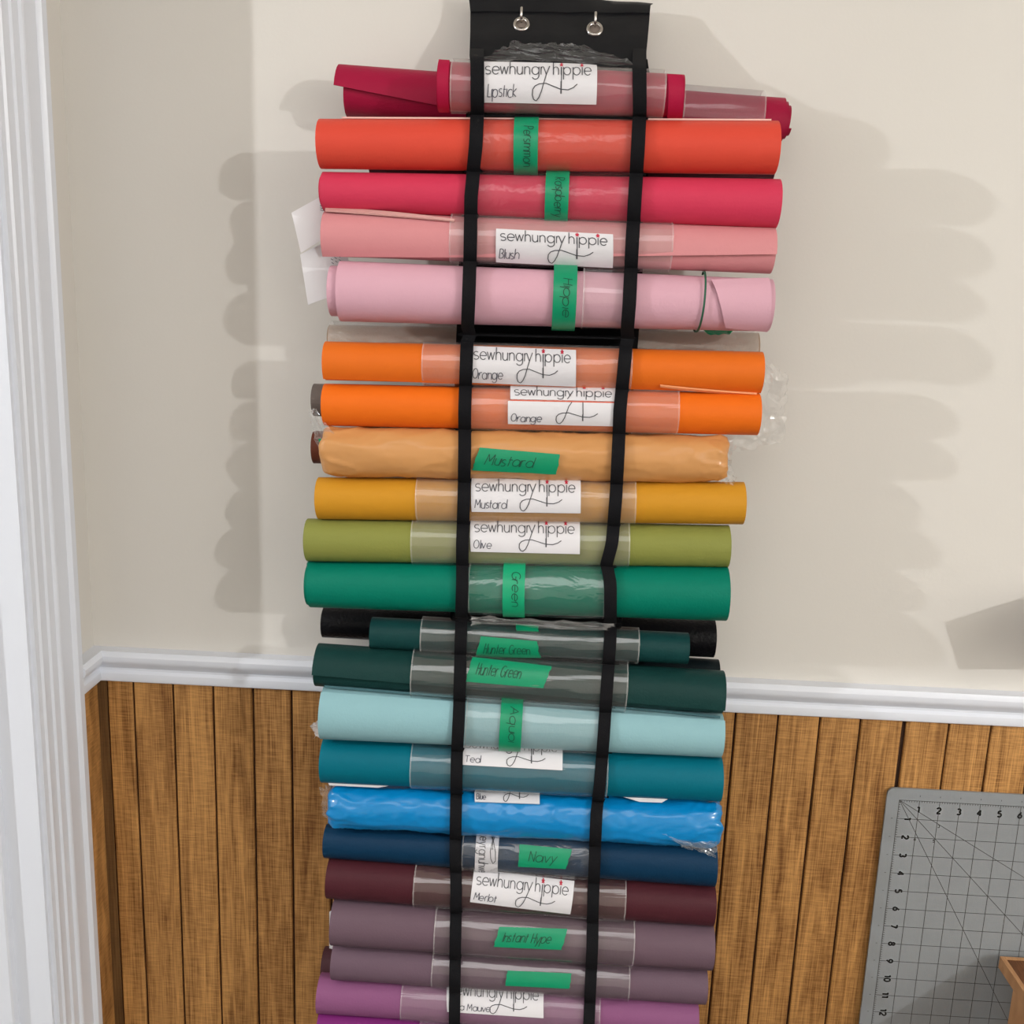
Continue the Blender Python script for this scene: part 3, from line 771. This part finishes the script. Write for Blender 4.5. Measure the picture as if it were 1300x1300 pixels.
def hook(x, y, d, label):
    c = px(x, y, -d)+Vector((0,-.004,.002))
    base = Vector((c.x, 0, c.z+.012))
    path = [base, base+Vector((0,-.012,0)), c+Vector((0,.010,.004)), c, c+Vector((0,-.003,.0008))]
    for k in range(1, 6):
        an = k/5*math.pi/2; path.append(c+Vector((0,-.003-.004*math.sin(an),.0008+.004*(1-math.cos(an)))))
    path.append(path[-1]+Vector((0,0,.005))); path.append(path[-1]+Vector((0,.002,.002)))
    h = mesh_obj('wall_hook', *tube(path, .0014), M_steel, None, True, 60, origin=base)
    tag(h, label, 'hook', 'metal wall hooks')
grommet(662, 31, .052); hook(662, 31, .052, 'silver wire hook in the left grommet of the black header')
grommet(755, 37, .056); hook(755, 37, .056, 'silver wire hook in the right grommet of the black header')
# straps
def strap(T):
    pts = []
    y0 = 62
    d0 = .078
    pts.append((px(interp(T,y0), y0, -d0), Vector((0,-1,.2)).normalized()))
    for k, R in enumerate(FRONT):
        yy = proj(rP(R, .4, 0))[1]; xx = interp(T, yy)
        s = s_at(R, xx)
        if 0 <= s <= 1:
            lift = getattr(R, 'lift', .0048)
            for th in (62,48,34,20,7,-7,-20,-34,-48,-62):
                p = rP(R, s, th, lift); y2 = proj(p)[1]
                ds = (interp(T, y2)-proj(p)[0])*1e-3
                pts.append((p+R.ax*ds*.85, rN(R, th)))
            if k+1 < len(FRONT):
                R2 = FRONT[k+1]; s2 = s_at(R2, xx)
                a, b = rP(R, s, -90), rP(R2, s2, 90)
                v = (a+b)/2; v.y = -(PANEL+.003+.42*R.ra)-R.ra*.75; v.y = (a.y+b.y)/2-.36*min(R.ra, R2.ra)
                pts.append((Vector((v.x, v.y, v.z)), Vector((0,-1,0))))
    V, Fc = [], []
    w2, th_ = .0068, .0009
    for p, n in pts:
        for sx, sn in ((-1,1),(1,1),(1,0),(-1,0)):
            V.append(p+Vector((sx*w2,0,0))+n*(th_*sn))
    for k in range(len(pts)-1):
        for i in range(4): Fc.append((k*4+i, k*4+(i+1)%4, (k+1)*4+(i+1)%4, (k+1)*4+i))
    Fc += [(3,2,1,0), tuple(len(V)-4+i for i in range(4))]
    return mesh_obj('strap', V, Fc, M_strap, hang, True, 50)
strap(LS); strap(RS)
# black bars standing in for shade and back panel between the rolls
for k in range(len(FRONT)-1):
    Ra, Rb = FRONT[k], FRONT[k+1]
    xa = interp(LS, proj(rP(Ra, .4, -90))[1])-14; xb = interp(RS, proj(rP(Ra, .6, -90))[1])+14
    P = []
    for x in (xa, xb):
        a, b = rP(Ra, s_at(Ra, x), -90), rP(Rb, s_at(Rb, x), 90)
        P.append((a+b)/2)
    hgt = .0009
    V = []
    for p in P:
        V += [Vector((p.x, -PANEL, p.z+hgt)), Vector((p.x, p.y-.006, p.z+hgt)), Vector((p.x, p.y-.006, p.z-hgt)), Vector((p.x, -PANEL, p.z-hgt))]
    mesh_obj('shade_bar', V, [(0,1,5,4),(1,2,6,5),(2,3,7,6),(3,0,4,7),(3,2,1,0),(4,5,6,7)], M_black, hang)

# ================================================================== PAPER SLIPS
slip = empty('paper_slip', px(392, 386, -.08)); tag(slip, 'white folded paper slip sticking out left of the pink rolls', 'paper')
def sheet(name, quad, parent, mat, bend=0, n=8, th=.0004):
    C4 = [px(x, y, -d) for x, y, d in quad]; V, Fc = [], []
    for j in range(n+1):
        for i in range(n+1):
            u, v = i/n, j/n
            V.append((C4[0]*(1-u)+C4[1]*u)*(1-v)+(C4[3]*(1-u)+C4[2]*u)*v+Vector((0,-bend*math.sin(u*math.pi)*1.0,0)))
    m = len(V); V += [p+Vector((0,th,0)) for p in V]; q = n+1
    for j in range(n):
        for i in range(n):
            a = j*q+i; Fc += [(a,a+1,a+q+1,a+q),(m+a,m+a+q,m+a+q+1,m+a+1)]
    for i in range(n):
        Fc += [(i,m+i,m+i+1,i+1),(n*q+i,n*q+i+1,m+n*q+i+1,m+n*q+i),(i*q,(i+1)*q,m+(i+1)*q,m+i*q),(i*q+n,m+i*q+n,m+(i+1)*q+n,(i+1)*q+n)]
    return mesh_obj(name, V, Fc, mat, parent, True, 40), C4
o, c4 = sheet('upper_leaf', [(370,270,.086),(430,238,.080),(430,292,.080),(382,321,.094)], slip, M_paper, .002)
def _m4(u, v):
    p = (c4[0]*(1-u)+c4[1]*u)*(1-v)+(c4[3]*(1-u)+c4[2]*u)*v; return p+Vector((0,-.0012-.002*math.sin(u*math.pi),0)), Vector((0,-1,0))
sub_mesh('printing', ribbons([[(.6,.2+.05*k),(.66,.26+.05*k),(.7,.18+.05*k)] for k in range(3)], _m4, .0006), M_pen, o)
o, c5 = sheet('lower_leaf', [(381,323,.080),(435,298,.076),(450,366,.074),(391,387,.084)], slip, M_paper, .004)
def _m5(u, v):
    p = (c5[0]*(1-u)+c5[1]*u)*(1-v)+(c5[3]*(1-u)+c5[2]*u)*v; return p+Vector((0,-.0008-.004*math.sin(u*math.pi),0)), Vector((0,-1,0))
sub_mesh('printing', ribbons([[(.66+.08*i,.26+.07*k),(.70+.08*i,.30+.07*k)] for k in range(3) for i in range(3)], _m5, .0006), M_pen, o)

# unseen sheet added right of the frame to cast a shadow on the wall
LA = Vector((2.25, -2.5, 2.0))
def toward(x, y, Y):
    p = px(x, y, 0); t = Y/LA.y; return p+(LA-p)*t
pc = [toward(1199, 790, -.10), px(1480, 708, -.003), px(1490, 868, -.003), toward(1216, 850, -.10)]
V, Fc = [], []
for j in range(5):
    for i in range(9):
        u, v = i/8, j/4
        p = (pc[0]*(1-u)+pc[1]*u)*(1-v)+(pc[3]*(1-u)+pc[2]*u)*v
        p.y = -.003-.097*(1-u)**1.6; V.append(p)
m = len(V); V += [p+Vector((0,.0006,0)) for p in V]
for j in range(4):
    for i in range(8):
        a = j*9+i; Fc += [(a,a+1,a+10,a+9),(m+a,m+a+9,m+a+10,m+a+1)]
tag(mesh_obj('shadow_sheet', V, Fc, M_paper, None, True, 40, origin=pc[1]), 'unseen white sheet added past the right edge to shade the wall', 'paper')

# ================================================================== CUTTING MAT
O0 = px(1141.7, 1015.5, -.012)
ex = (px(1300, 1020.5+3.6, -.012)-O0).normalized(); ez = Vector((0,-.012,-1)); ez = (ez-ex*ez.dot(ex)).normalized(); en = Vector((0,-1,0)); en = (en-ex*en.dot(ex)-ez*en.dot(ez)).normalized()
INCH = .0254*.985
TH = .003
matE = empty('cutting_mat', O0+ez*.35+ex*.2); tag(matE, 'grey gridded cutting mat leaning on the panelling', 'cutting mat')
def mp(u, v, h=0.0): return O0+ex*u*INCH+ez*v*INCH+en*h
BW, BH, MG, CR = 24.0, 26.0, .62, .35
out = []
for cx, cy, a0 in ((-MG+CR,-MG+CR,180),(BW+MG-CR,-MG+CR,270),(BW+MG-CR,BH+MG-CR,0),(-MG+CR,BH+MG-CR,90)):
    out += arc(cx, cy, CR, CR, a0, a0+90, 5)
n = len(out)
V = [mp(u, v, 0) for u, v in out]+[mp(u, v, -TH) for u, v in out]
mesh_obj('mat_sheet', V, [tuple(range(n)), tuple(range(2*n-1, n-1, -1))]+[(i, n+i, n+(i+1)%n, (i+1)%n) for i in range(n)], M_mat, matE)
def mapm(u, v): return mp(u, v, .0003), en
gl = [[(k,0),(k,BH)] for k in range(0, int(BW)+1)]+[[(0,k),(BW,k)] for k in range(0, int(BH)+1)]
gl += [[(0,0),(24,24)],[(0,0),(24,24*math.tan(math.radians(30)))],[(0,0),(26*math.tan(math.radians(30)),26)]]
mesh_obj('grid_lines', *ribbons([[a,b] for a, b in gl], lambda u, v: mapm(u, v), .0007), M_matink, matE)
tk = []
for k in range(0, 24*8):
    L_ = .09 if k % 8 else .0
    if L_: tk.append([(k/8,0),(k/8,L_)])
for k in range(0, 26*8):
    if k % 8: tk.append([(0,k/8),(.09,k/8)])
for k in range(1, 25): tk.append([(k,-.22),(k,-.30)])
for k in range(1, 27): tk.append([(-.22,k),(-.30,k)])
mesh_obj('ruler_ticks', *ribbons(tk, mapm, .0006), M_matink, matE)
H = .205
def digits(txt): return text_strokes(txt, .22)
for k in range(1, 13):
    st_, w_ = digits(str(k))
    mesh_obj('number', *ribbons([[(k-(w_/2-a)*H, .62-b*H) for a, b in s] for s in st_], mapm, .0021), M_matnum, matE)
    mesh_obj('number', *ribbons([[(.52+(b-.75)*H, k+.0-(w_/2-a)*H) for a, b in s] for s in st_], mapm, .0021), M_matnum, matE)
for (u, v, d) in ((2.1,1.38,'3'),(1.95,2.2,'5'),(1.0,2.15,'6')):
    st_, w_ = digits(d)
    mesh_obj('angle_number', *ribbons([[(u-(w_/2-a)*.1, v-b*.1) for a, b in s] for s in st_], mapm, .0009), M_matink, matE)

# ================================================================== SIDE TABLE
M_tan = wood('tan_edge_wood', rgb(168,122,82), rgb(198,152,108), .02)
M_top = wood('brown_top_wood', rgb(92,56,30), rgb(128,82,48), .04)
bl = px(1269.5, 1214, -.03); zt = bl.z; x0 = bl.x; tb = zt-px(1268.5, 1228, -.03).z
x1, yb, yf = x0+.5, -.03, -.42
lo, hi = yb-.3, yb
for _ in range(30):
    m = (lo+hi)/2
    if proj(Vector((x0, m, zt-tb)))[1] > 1256: lo = m
    else: hi = m
yp = lo
tab = empty('side_table', ((x0+x1)/2, (yb+yf)/2, 0)); tag(tab, 'tan wooden side table with a brown top in the lower right corner', 'table')
mesh_obj('table_top', *box_geo(x0+.006, x1-.006, yf+.006, yb-.006, zt-tb, zt-.0005), M_top, tab)
for nm, g in (('edge_band', box_geo(x0, x0+.006, yf, yb, zt-tb, zt)), ('edge_band', box_geo(x1-.006, x1, yf, yb, zt-tb, zt)),
              ('edge_band', box_geo(x0+.006, x1-.006, yb-.006, yb, zt-tb, zt)), ('edge_band', box_geo(x0+.006, x1-.006, yf, yf+.006, zt-tb, zt))):
    mesh_obj(nm, *g, M_tan, tab)
mesh_obj('side_panel', *box_geo(x0+.0005, x0+.016, yf+.02, yp, 0, zt-tb), M_tan, tab)
mesh_obj('side_panel', *box_geo(x1-.016, x1-.0005, yf+.02, yp, 0, zt-tb), M_tan, tab)
mesh_obj('shelf', *box_geo(x0+.016, x1-.016, yf+.02, yp, .18, .194), M_tan, tab)

# tidy helper properties
for o in bpy.data.objects:
    if '_org' in o: del o['_org']
